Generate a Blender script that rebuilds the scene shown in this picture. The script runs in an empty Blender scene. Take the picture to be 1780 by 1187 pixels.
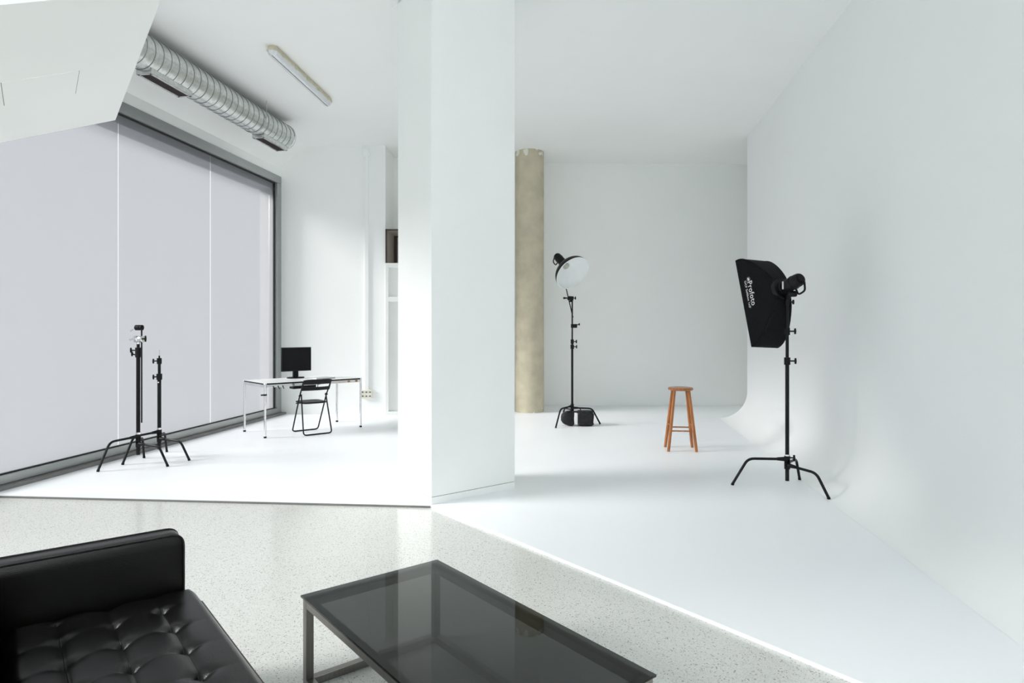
import bpy, bmesh, math, random
from mathutils import Vector, Matrix, Euler
random.seed(4)
S = bpy.context.scene
C = S.collection

# ------------------------------------------------------------------ camera
FPX, CX, HOR, CAMH = 1120.0, 890.0, 571.0, 1.5
cam_d = bpy.data.cameras.new('camera'); cam = bpy.data.objects.new('camera', cam_d); C.objects.link(cam)
cam.location = (0, 0, CAMH); cam.rotation_euler = (math.pi / 2, 0, 0)
cam_d.sensor_fit = 'HORIZONTAL'; cam_d.sensor_width = 36.0
cam_d.lens = FPX / 1780 * 36.0
cam_d.shift_y = -(1187 / 2 - HOR) / 1780
cam_d.clip_start = 0.05; cam_d.clip_end = 200
S.camera = cam

# ------------------------------------------------------------------ sky, sun, exposure
SUN_STRENGTH, SUN_ELEV, SUN_AZ, SUN_SIZE = 16.0, 26.8, 12.0, 22.0
SKY_STRENGTH = 1.08
world = bpy.data.worlds.new('World'); S.world = world; world.use_nodes = True
bgn = world.node_tree.nodes['Background']
bgn.inputs[0].default_value = (0.89, 0.945, 1.0, 1); bgn.inputs[1].default_value = SKY_STRENGTH
sun_d = bpy.data.lights.new('sun', 'SUN'); sun = bpy.data.objects.new('sun', sun_d); C.objects.link(sun)
sun_d.energy = SUN_STRENGTH; sun_d.angle = math.radians(SUN_SIZE); sun_d.color = (1.0, 0.985, 0.965)
_e, _a = math.radians(SUN_ELEV), math.radians(SUN_AZ)
sd = Vector((math.cos(_e) * math.cos(_a), math.cos(_e) * math.sin(_a), -math.sin(_e)))
sun.rotation_euler = sd.to_track_quat('-Z', 'Y').to_euler(); sun.location = (-12, -4, 9)
S.view_settings.view_transform = 'Standard'; S.view_settings.look = 'None'
S.view_settings.exposure = 0.76; S.view_settings.gamma = 1.0
S.view_settings.use_curve_mapping = False
S.cycles.max_bounces = 14; S.cycles.diffuse_bounces = 10; S.cycles.glossy_bounces = 4
S.cycles.transparent_max_bounces = 16; S.cycles.use_denoising = True
S.cycles.caustics_reflective = False; S.cycles.caustics_refractive = False
S.cycles.sample_clamp_indirect = 6.0

# ------------------------------------------------------------------ helpers
def P(x, y, Z=0.02):
    "pixel of the photograph on the horizontal plane Z -> world point"
    d = FPX * (CAMH - Z) / (y - HOR)
    return Vector(((x - CX) / FPX * d, d, Z))
def PD(x, y, d):
    return Vector(((x - CX) / FPX * d, d, CAMH + (HOR - y) / FPX * d))
def V(*a): return Vector(a)

class MB:
    def __init__(s): s.v, s.f = [], []
    def add(s, vs, fs):
        o = len(s.v); s.v += [tuple(v) for v in vs]; s.f += [tuple(i + o for i in f) for f in fs]; return s
    def box(s, a, b, M=None):
        (x0, y0, z0), (x1, y1, z1) = a, b
        vs = [V(x, y, z) for z in (z0, z1) for y in (y0, y1) for x in (x0, x1)]
        if M is not None: vs = [M @ v for v in vs]
        return s.add(vs, [(0, 2, 3, 1), (4, 5, 7, 6), (0, 1, 5, 4), (2, 6, 7, 3), (0, 4, 6, 2), (1, 3, 7, 5)])
    def prism(s, poly, z0, z1, M=None):
        n = len(poly)
        vs = [V(p[0], p[1], z0) for p in poly] + [V(p[0], p[1], z1) for p in poly]
        if M is not None: vs = [M @ v for v in vs]
        return s.add(vs, [tuple(range(n))[::-1], tuple(range(n, 2 * n))] + [(i, (i + 1) % n, n + (i + 1) % n, n + i) for i in range(n)])
    def loft(s, rings, cap=True, closed=True):
        n = len(rings[0]); vs = [p for r in rings for p in r]; fs = []
        for k in range(len(rings) - 1):
            for i in range(n if closed else n - 1):
                j = (i + 1) % n; fs.append((k * n + i, k * n + j, (k + 1) * n + j, (k + 1) * n + i))
        if cap and closed:
            fs.append(tuple(range(n))[::-1]); fs.append(tuple(range((len(rings) - 1) * n, len(rings) * n)))
        return s.add(vs, fs)
    def tube(s, pts, r, n=10, closed=False, square=False):
        pts = [Vector(p) for p in pts]; m = len(pts); rings = []
        rr = r if isinstance(r, (list, tuple)) else [r] * m
        ref = None
        for i, p in enumerate(pts):
            a = pts[i - 1] if (i > 0 or closed) else p
            b = pts[(i + 1) % m] if (i < m - 1 or closed) else p
            t = ((p - a).normalized() + (b - p).normalized()) if (a != p and b != p) else (b - a)
            t = t.normalized()
            if ref is None: ref = V(0, 0, 1) if abs(t.z) < .9 else V(1, 0, 0)
            x = ref - t * ref.dot(t); x.normalize(); ref = x; y = t.cross(x)
            rings.append([p + (x * math.cos(q) + y * math.sin(q)) * rr[i] for q in [2 * math.pi * k / n for k in range(n)]])
        if closed: rings.append(rings[0])
        return s.loft(rings, cap=not closed)
    def cyl(s, a, b, r0, r1=None, n=20):
        return s.tube([a, b], [r0, r0 if r1 is None else r1], n)
    def lathe(s, prof, a, axis, n=32, cap=True):
        axis = Vector(axis).normalized(); a = Vector(a)
        ref = V(0, 0, 1) if abs(axis.z) < .9 else V(1, 0, 0)
        x = (ref - axis * ref.dot(axis)).normalized(); y = axis.cross(x)
        rings = [[a + axis * h + (x * math.cos(q) + y * math.sin(q)) * max(r, 1e-4) for q in [2 * math.pi * k / n for k in range(n)]] for r, h in prof]
        return s.loft(rings, cap)
    def superell(s, c, h, e=0.5, nu=28, nv=16, fn=None, M=None):
        rings = []
        sg = lambda w, p: math.copysign(abs(w) ** p, w)
        for j in range(nv + 1):
            ph = -math.pi / 2 + math.pi * j / nv; ring = []
            for i in range(nu):
                th = 2 * math.pi * i / nu
                k = max(sg(math.cos(ph), e), 1e-3)
                p = V(h[0] * k * sg(math.cos(th), e), h[1] * k * sg(math.sin(th), e), h[2] * sg(math.sin(ph), e))
                if fn: p = fn(p)
                p = p + Vector(c)
                ring.append(M @ p if M is not None else p)
            rings.append(ring)
        return s.loft(rings)
    def build(s, name, mat, parent=None, smooth=35, bevel=0, loc=None):
        me = bpy.data.meshes.new(name); me.from_pydata(s.v, [], s.f); me.update()
        bm = bmesh.new(); bm.from_mesh(me); bmesh.ops.remove_doubles(bm, verts=bm.verts, dist=1e-6)
        if bevel:
            ed = [e for e in bm.edges if len(e.link_faces) == 2 and e.calc_face_angle(0) > .6]
            bmesh.ops.bevel(bm, geom=ed, offset=bevel, segments=2, affect='EDGES', profile=.5, clamp_overlap=True)
        bmesh.ops.recalc_face_normals(bm, faces=bm.faces); bm.to_mesh(me); bm.free()
        if smooth:
            if bevel: smooth = min(smooth, 22)
            me.shade_smooth(); me.set_sharp_from_angle(angle=math.radians(smooth))
        me.materials.append(mat)
        o = bpy.data.objects.new(name, me); C.objects.link(o)
        if parent is not None: o.parent = parent
        if loc is not None: o.location = loc
        return o

def fillet(pts, r, n=6):
    pts = [Vector(p) for p in pts]; out = [pts[0]]
    for a, b, c in zip(pts, pts[1:], pts[2:]):
        d1, d2 = (a - b), (c - b); k = min(r, d1.length * .49, d2.length * .49)
        p, q = b + d1.normalized() * k, b + d2.normalized() * k
        for i in range(n + 1):
            t = i / n; out.append(p * (1 - t) ** 2 + b * 2 * t * (1 - t) + q * t * t)
    return out + [pts[-1]]

def tag(o, label, cat, group=None):
    o['label'] = label; o['category'] = cat
    if group: o['group'] = group
    return o
def thing(name, label, cat, loc=(0, 0, 0), rz=0, group=None):
    o = bpy.data.objects.new(name, None); C.objects.link(o); o.location = loc; o.rotation_euler = (0, 0, rz)
    o.empty_display_size = .1
    return tag(o, label, cat, group)
def struct(o, label=None):
    o['kind'] = 'structure'
    if label: o['label'] = label
    return o

# ------------------------------------------------------------------ materials
def mat(name, col, rough=.5, metal=0, var=0, scale=8, bump=0, bscale=60, spec=.5, coat=0, col2=None, detail=4, vec=None):
    m = bpy.data.materials.new(name); m.use_nodes = True; nt = m.node_tree; b = nt.nodes['Principled BSDF']
    b.inputs['Roughness'].default_value = rough; b.inputs['Metallic'].default_value = metal
    b.inputs['Specular IOR Level'].default_value = spec; b.inputs['Coat Weight'].default_value = coat
    tc = nt.nodes.new('ShaderNodeTexCoord'); mp = nt.nodes.new('ShaderNodeMapping')
    nt.links.new(tc.outputs['Object'], mp.inputs['Vector'])
    if vec: mp.inputs['Scale'].default_value = vec
    no = nt.nodes.new('ShaderNodeTexNoise'); no.inputs['Scale'].default_value = scale; no.inputs['Detail'].default_value = detail
    nt.links.new(mp.outputs[0], no.inputs['Vector'])
    rp = nt.nodes.new('ShaderNodeValToRGB'); nt.links.new(no.outputs['Fac'], rp.inputs['Fac'])
    c2 = col2 or tuple(max(0, c * (1 - var)) for c in col)
    rp.color_ramp.elements[0].position = .35; rp.color_ramp.elements[1].position = .65
    rp.color_ramp.elements[0].color = (*c2, 1); rp.color_ramp.elements[1].color = (*col, 1)
    nt.links.new(rp.outputs['Color'], b.inputs['Base Color'])
    if bump:
        n2 = nt.nodes.new('ShaderNodeTexNoise'); n2.inputs['Scale'].default_value = bscale; n2.inputs['Detail'].default_value = 5
        nt.links.new(mp.outputs[0], n2.inputs['Vector'])
        bu = nt.nodes.new('ShaderNodeBump'); bu.inputs['Strength'].default_value = bump; bu.inputs['Distance'].default_value = .004
        nt.links.new(n2.outputs['Fac'], bu.inputs['Height']); nt.links.new(bu.outputs[0], b.inputs['Normal'])
    return m

M_wall = mat('white_wall_paint', (.90, .915, .90), .75, var=.015, scale=1.5, bump=.05, bscale=90, spec=.25)
M_ceil = mat('ceiling_paint', (.905, .92, .905), .85, var=.015, scale=1.2, bump=.04, bscale=70, spec=.2)
M_plat = mat('white_floor_paint', (.895, .912, .94), .38, var=.012, scale=1.0, bump=.02, bscale=40, spec=.3)
M_cyc = mat('cyclorama_paint', (.905, .915, .92), .7, var=.012, scale=.8, bump=.03, bscale=60, spec=.25)
M_pillar = mat('pillar_paint', (.885, .90, .885), .7, var=.015, scale=2, bump=.05, bscale=80, spec=.25)
M_alu = mat('anodised_aluminium', (.42, .435, .43), .38, .75, var=.06, scale=6, vec=(1, 1, 14))
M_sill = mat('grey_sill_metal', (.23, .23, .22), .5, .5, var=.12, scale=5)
M_lining = mat('grey_reveal_cladding', (.5, .5, .51), .6, var=.08)
M_gasket = mat('black_rubber', (.012, .012, .014), .6, var=.2)
M_galv = mat('galvanised_steel', (.74, .76, .75), .24, .9, var=.22, scale=26, bump=.05, bscale=50, detail=6)
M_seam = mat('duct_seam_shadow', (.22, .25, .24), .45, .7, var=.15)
M_grille = mat('grille_dark', (.075, .06, .055), .6, .2, var=.3, scale=20)
M_black = mat('black_powder_coat', (.007, .007, .008), .4, var=.25, scale=20, spec=.22)
M_blackpl = mat('black_plastic', (.009, .009, .01), .45, var=.25, scale=25, spec=.2)
M_chrome = mat('chrome', (.78, .79, .8), .16, 1, var=.05)
M_steelb = mat('brushed_steel', (.27, .258, .24), .33, 1, var=.14, scale=5, vec=(40, 40, 1.5))
M_white = mat('white_laminate', (.84, .85, .86), .35, var=.02)
M_cream = mat('cream_plastic', (.80, .78, .68), .4, var=.04)
M_fix = mat('lamp_tray', (.60, .55, .42), .5, var=.18, scale=9)
M_diff = mat('lamp_diffuser', (.72, .74, .76), .3, var=.06, scale=30, bump=.1, bscale=120)
M_wood = mat('orange_stained_wood', (.43, .14, .024), .35, var=.4, scale=4, vec=(9, 9, 1), coat=.3, bump=.05)
M_leather = mat('black_leather', (.0045, .0042, .004), .27, var=.3, scale=12, bump=.2, bscale=260, spec=.3)
M_piping = mat('leather_piping', (.005, .005, .005), .5, var=.2)
M_fabric = mat('black_softbox_fabric', (.008, .008, .009), .8, var=.4, scale=40, bump=.3, bscale=300, spec=.15)
M_bag = mat('black_nylon_bag', (.016, .016, .017), .6, var=.4, scale=25, bump=.3, bscale=120, spec=.3)
M_print = mat('white_print', (.8, .8, .8), .6, var=.02)
M_dish = mat('dish_white', (.84, .86, .86), .5, var=.04, scale=10)
M_tubeg = mat('flash_tube_grey', (.55, .57, .50), .3, var=.35, scale=60)
M_screenb = mat('monitor_screen', (.006, .006, .007), .25, var=.1, spec=.2)
M_brownf = mat('brown_metal_frame', (.075, .06, .05), .5, .2, var=.2)
M_brown = mat('warm_grey_panel', (.42, .38, .33), .6, var=.08, scale=3)
M_door = mat('door_paint', (.84, .855, .83), .5, var=.015, scale=3)
M_skirt = mat('panel_groove', (.25, .25, .24), .8, var=.1)
M_laptop = mat('silver_laptop', (.62, .63, .64), .35, .5, var=.03)
M_copper = mat('brown_square', (.35, .16, .08), .5, var=.2)

def terrazzo():
    m = bpy.data.materials.new('terrazzo'); m.use_nodes = True; nt = m.node_tree; b = nt.nodes['Principled BSDF']
    tc = nt.nodes.new('ShaderNodeTexCoord')
    def vor(scale, lo, hi):
        v = nt.nodes.new('ShaderNodeTexVoronoi'); v.inputs['Scale'].default_value = scale
        nt.links.new(tc.outputs['Object'], v.inputs['Vector'])
        r = nt.nodes.new('ShaderNodeMapRange'); r.inputs[1].default_value = lo; r.inputs[2].default_value = hi
        sep = nt.nodes.new('ShaderNodeSeparateColor'); nt.links.new(v.outputs['Color'], sep.inputs[0])
        nt.links.new(sep.outputs[0], r.inputs[0]); return r
    base = nt.nodes.new('ShaderNodeMix'); base.data_type = 'RGBA'
    base.inputs[6].default_value = (.52, .52, .495, 1); base.inputs[7].default_value = (.68, .685, .66, 1)
    nt.links.new(vor(240, .0, .4).outputs[0], base.inputs[0])
    m2 = nt.nodes.new('ShaderNodeMix'); m2.data_type = 'RGBA'
    nt.links.new(vor(190, .94, .97).outputs[0], m2.inputs[0]); nt.links.new(base.outputs[2], m2.inputs[6])
    m2.inputs[7].default_value = (.27, .26, .24, 1)
    nz = nt.nodes.new('ShaderNodeTexNoise'); nz.inputs['Scale'].default_value = .9; nt.links.new(tc.outputs['Object'], nz.inputs['Vector'])
    mr = nt.nodes.new('ShaderNodeMapRange'); mr.inputs[3].default_value = .94; mr.inputs[4].default_value = 1.04; nt.links.new(nz.outputs['Fac'], mr.inputs[0])
    mul = nt.nodes.new('ShaderNodeVectorMath'); mul.operation = 'SCALE'
    nt.links.new(m2.outputs[2], mul.inputs[0]); nt.links.new(mr.outputs[0], mul.inputs['Scale'])
    nt.links.new(mul.outputs[0], b.inputs['Base Color'])
    b.inputs['Roughness'].default_value = .16; b.inputs['Specular IOR Level'].default_value = .6
    return m
M_terr = terrazzo()

def concrete_column():
    m = mat('beige_concrete', (.60, .545, .41), .8, var=.16, scale=5, bump=.35, bscale=45, spec=.2)
    nt = m.node_tree; b = nt.nodes['Principled BSDF']; src = b.inputs['Base Color'].links[0].from_socket
    tc = nt.nodes['Texture Coordinate']; sp = nt.nodes.new('ShaderNodeSeparateXYZ'); nt.links.new(tc.outputs['Object'], sp.inputs[0])
    nz = nt.nodes.new('ShaderNodeTexNoise'); nz.inputs['Scale'].default_value = 9; nz.inputs['Detail'].default_value = 5
    nt.links.new(tc.outputs['Object'], nz.inputs['Vector'])
    def band(z0, z1):      # flaking white paint left at the ends
        r = nt.nodes.new('ShaderNodeMapRange'); r.inputs[1].default_value = z0; r.inputs[2].default_value = z1
        nt.links.new(sp.outputs[2], r.inputs[0]); return r.outputs[0]
    mx = nt.nodes.new('ShaderNodeMath'); mx.operation = 'MAXIMUM'
    nt.links.new(band(4.45, 4.62), mx.inputs[0]); nt.links.new(band(.14, .0), mx.inputs[1])
    ad = nt.nodes.new('ShaderNodeMath'); ad.operation = 'MULTIPLY_ADD'; ad.inputs[1].default_value = .26
    nt.links.new(mx.outputs[0], ad.inputs[0]); nt.links.new(nz.outputs['Fac'], ad.inputs[2])
    th = nt.nodes.new('ShaderNodeMapRange'); th.inputs[1].default_value = .76; th.inputs[2].default_value = .80; nt.links.new(ad.outputs[0], th.inputs[0])
    mix = nt.nodes.new('ShaderNodeMix'); mix.data_type = 'RGBA'
    nt.links.new(th.outputs[0], mix.inputs[0]); nt.links.new(src, mix.inputs[6]); mix.inputs[7].default_value = (.78, .78, .70, 1)
    nt.links.new(mix.outputs[2], b.inputs['Base Color']); return m
M_conc = concrete_column()

SCREEN_OPEN, SCREEN_TRANS = .148, .042
def screen_mat():
    "woven solar screen: an open weave that lets part of the light straight through, the threads translucent"
    m = bpy.data.materials.new('solar_screen_fabric'); m.use_nodes = True; nt = m.node_tree; nt.nodes.clear()
    out = nt.nodes.new('ShaderNodeOutputMaterial'); tr = nt.nodes.new('ShaderNodeBsdfTransparent')
    tl = nt.nodes.new('ShaderNodeBsdfTranslucent'); df = nt.nodes.new('ShaderNodeBsdfDiffuse')
    tc = nt.nodes.new('ShaderNodeTexCoord'); nz = nt.nodes.new('ShaderNodeTexNoise'); nz.inputs['Scale'].default_value = .8
    nt.links.new(tc.outputs['Object'], nz.inputs['Vector'])
    rp = nt.nodes.new('ShaderNodeValToRGB'); nt.links.new(nz.outputs['Fac'], rp.inputs[0])
    rp.color_ramp.elements[0].color = (.78, .79, .83, 1); rp.color_ramp.elements[1].color = (.82, .84, .86, 1)
    nt.links.new(rp.outputs[0], tl.inputs[0]); df.inputs[0].default_value = (.20, .20, .21, 1)
    tr.inputs[0].default_value = (1, 1, 1, 1)
    m1 = nt.nodes.new('ShaderNodeMixShader'); m1.inputs[0].default_value = SCREEN_TRANS
    nt.links.new(df.outputs[0], m1.inputs[1]); nt.links.new(tl.outputs[0], m1.inputs[2])
    m2 = nt.nodes.new('ShaderNodeMixShader'); m2.inputs[0].default_value = SCREEN_OPEN
    nt.links.new(m1.outputs[0], m2.inputs[1]); nt.links.new(tr.outputs[0], m2.inputs[2])
    nt.links.new(m2.outputs[0], out.inputs[0]); return m
M_screen = screen_mat()

def smoked_glass():
    m = bpy.data.materials.new('smoked_glass'); m.use_nodes = True; nt = m.node_tree; nt.nodes.clear()
    out = nt.nodes.new('ShaderNodeOutputMaterial'); tr = nt.nodes.new('ShaderNodeBsdfTransparent'); gl = nt.nodes.new('ShaderNodeBsdfGlossy')
    nz = nt.nodes.new('ShaderNodeTexNoise'); nz.inputs['Scale'].default_value = 2
    rp = nt.nodes.new('ShaderNodeValToRGB'); nt.links.new(nz.outputs['Fac'], rp.inputs[0])
    rp.color_ramp.elements[0].color = (.262, .268, .264, 1); rp.color_ramp.elements[1].color = (.275, .28, .277, 1)
    nt.links.new(rp.outputs[0], tr.inputs[0])
    gl.inputs['Roughness'].default_value = .02; gl.inputs[0].default_value = (.95, .97, .96, 1)
    fr = nt.nodes.new('ShaderNodeFresnel'); fr.inputs[0].default_value = 1.33
    ge = nt.nodes.new('ShaderNodeNewGeometry'); om = nt.nodes.new('ShaderNodeMath'); om.operation = 'SUBTRACT'; om.inputs[0].default_value = 1
    nt.links.new(ge.outputs['Backfacing'], om.inputs[1])          # only the outer side of the pane mirrors
    pr_ = nt.nodes.new('ShaderNodeMath'); pr_.operation = 'MULTIPLY'; nt.links.new(fr.outputs[0], pr_.inputs[0]); nt.links.new(om.outputs[0], pr_.inputs[1])
    mx = nt.nodes.new('ShaderNodeMixShader'); nt.links.new(pr_.outputs[0], mx.inputs[0])
    nt.links.new(tr.outputs[0], mx.inputs[1]); nt.links.new(gl.outputs[0], mx.inputs[2]); nt.links.new(mx.outputs[0], out.inputs[0]); return m
M_smoke = smoked_glass()
def clear_glass():
    m = bpy.data.materials.new('clear_glass'); m.use_nodes = True; nt = m.node_tree; nt.nodes.clear()
    out = nt.nodes.new('ShaderNodeOutputMaterial'); tr = nt.nodes.new('ShaderNodeBsdfTransparent'); gl = nt.nodes.new('ShaderNodeBsdfGlossy')
    nz = nt.nodes.new('ShaderNodeTexNoise'); nz.inputs['Scale'].default_value = 1
    rp = nt.nodes.new('ShaderNodeValToRGB'); nt.links.new(nz.outputs['Fac'], rp.inputs[0])
    rp.color_ramp.elements[0].color = (.95, .97, .97, 1); rp.color_ramp.elements[1].color = (.97, .98, .98, 1)
    nt.links.new(rp.outputs[0], tr.inputs[0]); gl.inputs['Roughness'].default_value = .02
    mx = nt.nodes.new('ShaderNodeMixShader'); mx.inputs[0].default_value = .04
    nt.links.new(tr.outputs[0], mx.inputs[1]); nt.links.new(gl.outputs[0], mx.inputs[2]); nt.links.new(mx.outputs[0], out.inputs[0]); return m
M_clear = clear_glass()

# ================================================================== THE ROOM
CEIL = 4.65
WU, WN = V(.1362, .9907, 0), V(.9907, -.1362, 0)          # along / into the room from the window wall
W0 = V(-4.013, 11.18, 0)
MW = Matrix(((WN.x, WU.x, 0, W0.x), (WN.y, WU.y, 0, W0.y), (0, 0, 1, 0), (0, 0, 0, 1)))   # local x = inwards, y = along wall
def wallY(y, n=0): return W0 + WU * ((y - W0.y) / WU.y) + WN * n

oa, ob = wallY(-3.3, -.38), wallY(12.75, -.38)
shell = [(oa.x, -3.3), (9, -3.3), (9, 12.75), (ob.x, 12.75)]
struct(MB().prism(shell, -.2, 0).build('floor', M_terr, smooth=0))
A = P(750, 878.5); E_ = P(0, 861)
dl = (E_ - A).normalized(); wl = None
for k in range(400):
    q = A + dl * (k * .02)
    if (q - W0).dot(WN) < .0: wl = q; break
dr = V(.622, -.783, 0)
# cyclorama: cove and wall
CY = V(3.87, 10.6, 0); COVE = .45
MC = Matrix(((-WN.x, WU.x, 0, CY.x), (-WN.y, WU.y, 0, CY.y), (0, 0, 1, 0), (0, 0, 0, 1)))   # local x = into the room, y along
cyc_far = 0.0; cyc_near = -15.2
for k in range(1000):
    R_end = A + dr * (k * .01); lc = MC.inverted() @ R_end
    if lc.x < -.3: break
poly = [(A.x, A.y), (R_end.x, R_end.y)]
q = MC @ V(-.49, 1.6, 0); poly += [(q.x, 12.34), (-3.9, 12.34)]
q = wallY(11.3, .0); poly.append((q.x, q.y)); poly.append((wl.x, wl.y))
struct(MB().prism(poly, .0, .02).build('floor_platform', M_plat, smooth=0))
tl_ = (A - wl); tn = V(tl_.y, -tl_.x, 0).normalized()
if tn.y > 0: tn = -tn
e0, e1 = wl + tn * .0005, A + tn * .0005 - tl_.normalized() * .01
struct(MB().prism([(e0.x, e0.y), (e1.x, e1.y), (e1.x + tn.x * .006, e1.y + tn.y * .006), (e0.x + tn.x * .006, e0.y + tn.y * .006)], .0, .0165).build('step_shade_strip', M_sill, smooth=0))  # dark strip imitating the shadow line along the platform's front step

struct(MB().prism(shell, CEIL, CEIL + .25).build('ceiling', M_ceil, smooth=0))
struct(MB().box((ob.x, 12.35, -.05), (8, 12.75, CEIL)).build('wall_back', M_wall, smooth=0))
# projecting back wall behind the desk
bl0 = wallY(11.2, -.02)
struct(MB().prism([(bl0.x, 11.2), (-2.176, 11.08), (-2.176, 12.35), (bl0.x, 12.35)], .02, CEIL).build('wall_back_left', M_wall, smooth=0))
rw = MB(); RX0, RX1, RZ0, RZ1 = -5.6, 1.9, .08, 4.5
for a, b in (((oa.x, -3.3, 0), (RX0, -3.0, CEIL)), ((RX1, -3.3, 0), (9, -3.0, CEIL)), ((RX0, -3.3, 0), (RX1, -3.0, RZ0)), ((RX0, -3.3, RZ1), (RX1, -3.0, CEIL))): rw.box(a, b)
struct(rw.build('wall_rear', M_wall, smooth=0))
rwin = bpy.data.objects.new('fill_window', None); C.objects.link(rwin); struct(rwin, 'wide clear window added behind the camera for fill light')  # unseen window, added to let more sky light into the room
for k in range(5):
    x = RX0 + (RX1 - RX0) * k / 4
    MB().box((x - .04, -3.2, RZ0), (x + .04, -3.1, RZ1)).build('frame_stile', M_alu, rwin, smooth=0)
    if k < 4: MB().box((x + .04, -3.155, RZ0), (x + (RX1 - RX0) / 4 - .04, -3.145, RZ1)).build('pane', M_clear, rwin, smooth=0)
# outer right wall behind the cyclorama
struct(MB().box((-.75, -15.6, 0), (-.5, 2.2, CEIL), MC).build('wall_right', M_wall, smooth=0))
prof = [(2.2, 0.021)] if False else []
prof = [(COVE - COVE * math.sin(t), .021 + COVE - COVE * math.cos(t)) for t in [math.pi / 2 * k / 16 for k in range(17)]]
prof = [(p[0], p[1]) for p in prof] + [(0, CEIL)]
outp = [(x - .035 * min(1, i / 16), z - (.0 if i else 0)) for i, (x, z) in enumerate(prof)]
back = [(-.05, CEIL), (-.05, .02)]
ring = prof + back
mb = MB(); n = len(ring)
vs = [MC @ V(x, cyc_near, z) for x, z in ring] + [MC @ V(x, cyc_far, z) for x, z in ring]
fs = [(i, (i + 1) % n, n + (i + 1) % n, n + i) for i in range(n)]
# end faces as fans of quads between the curve and the back line
mb.add(vs, fs + [tuple(range(n)), tuple(range(n, 2 * n))])
struct(mb.build('wall_cyclorama', M_cyc, smooth=25), 'curved white cyclorama wall sweeping into the floor')

# window wall
NEAR_S = -12.75; END_S = -.0
HEAD = 4.13
lw = MB()
lw.box((-.38, -14.4, HEAD), (0, 1.15, CEIL), MW)                      # lintel
lw.box((-.38, -14.4, -.05), (0, NEAR_S, HEAD), MW)                   # solid wall nearer than the window
lw.box((-.38, END_S, -.05), (-.001, 1.15, HEAD), MW)
lw.box((-.38, NEAR_S, -.1), (0, END_S, .015), MW)
lw.add([MW @ V(*p) for p in [(0, -14.4, 4.27), (.22, -14.4, 4.50), (.46, -14.4, CEIL), (0, -14.4, CEIL), (0, .2, 4.27), (.22, .2, 4.50), (.46, .2, CEIL), (0, .2, CEIL)]],
       [(0, 1, 5, 4), (1, 2, 6, 5), (2, 3, 7, 6), (3, 0, 4, 7), (0, 3, 2, 1), (4, 5, 6, 7)])
struct(lw.build('wall_left', M_wall, smooth=30))

win = bpy.data.objects.new('window_1', None); C.objects.link(win); struct(win, 'wide aluminium window hung with translucent white screens')
FR = .13
MB().box((-.385, END_S - .004, .016), (-.14, END_S + .002, HEAD - .001), MW).build('jamb_lining', M_lining, win, smooth=0)
MB().box((-.385, NEAR_S, .0155), (-.14, END_S, .02), MW).build('outer_sill', M_lining, win, smooth=0)
MB().box((-.14, NEAR_S, HEAD - FR), (.012, END_S - .0, HEAD), MW).build('frame_head', M_alu, win, bevel=.004)
MB().box((-.14, END_S - .14, .02), (.012, END_S, HEAD - FR), MW).build('frame_stile', M_alu, win, bevel=.004)
MB().box((-.14, NEAR_S, .02), (.012, NEAR_S + .14, HEAD - FR), MW).build('frame_stile', M_alu, win, bevel=.004)
MB().box((-.14, NEAR_S + .14, .055), (.012, END_S - .14, .135), MW).build('bottom_rail', M_alu, win, bevel=.004)
MB().box((-.14, NEAR_S, .014), (.10, END_S + .0, .053), MW).build('sill', M_sill, win, bevel=.003)
MB().box((-.44, NEAR_S, 3.92), (-.14, END_S, HEAD - .001), MW).build('outer_head', M_lining, win, smooth=0)
g = MB(); g.box((-.055, NEAR_S + .14, HEAD - FR - .018), (-.03, END_S - .14, HEAD - FR), MW).build('gasket', M_gasket, win)
MB().box((-.055, END_S - .165, .135), (-.03, END_S - .14, HEAD - FR), MW).build('gasket', M_gasket, win)
MB().box((-.055, NEAR_S + .14, .135), (-.03, END_S - .14, .147), MW).build('gasket', M_gasket, win)
pw = 1.788; s1 = END_S - .145
seams = [s1 - pw * k for k in range(8)]; seams[-1] = NEAR_S + .14
for k in range(7):
    ya, yb = seams[k + 1] + .0035, (seams[k] - .0035 if k else END_S - .141)
    sp_ = MB().add([MW @ V(-.066, ya, .13), MW @ V(-.066, yb, .13), MW @ V(-.066, yb, HEAD - FR), MW @ V(-.066, ya, HEAD - FR)], [(0, 1, 2, 3)]).build('screen_panel', M_screen, win, smooth=0)
    MB().box((-.072, ya, .10), (-.060, yb, .131), MW).build('hem_bar', M_alu, sp_, smooth=0)

# pillar
PU, PV = V(.781, .624, 0), V(-.624, .781, 0)
PA = P(750, 877)
MP = Matrix(((PU.x, PV.x, 0, PA.x), (PU.y, PV.y, 0, PA.y), (0, 0, 1, 0), (0, 0, 0, 1)))
pil = bpy.data.objects.new('wall_pillar', None); C.objects.link(pil); struct(pil, 'broad white rectangular pillar in the middle of the studio')
MB().box((0, 0, .082), (.90, .58, CEIL), MP).build('shaft', M_pillar, pil, bevel=.004)
MB().box((.006, .006, .02), (.894, .574, .082), MP).build('shadow_gap', M_skirt, pil, smooth=0)
MB().box((0, 0, .02), (.90, .58, .078), MP).build('base', M_pillar, pil, smooth=0)
MB().box((0, .01, 4.46), (.895, .687, CEIL), MP).build('beam_end', M_pillar, pil, smooth=0)

# round concrete column
struct(MB().lathe([(.257, .02), (.259, .4), (.257, 2.3), (.258, 4.2), (.257, 4.65)], (.314, 11.53, 0), (0, 0, 1), 64).build('wall_column', M_conc, smooth=40), 'round raw beige concrete column with chipped top')

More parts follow.
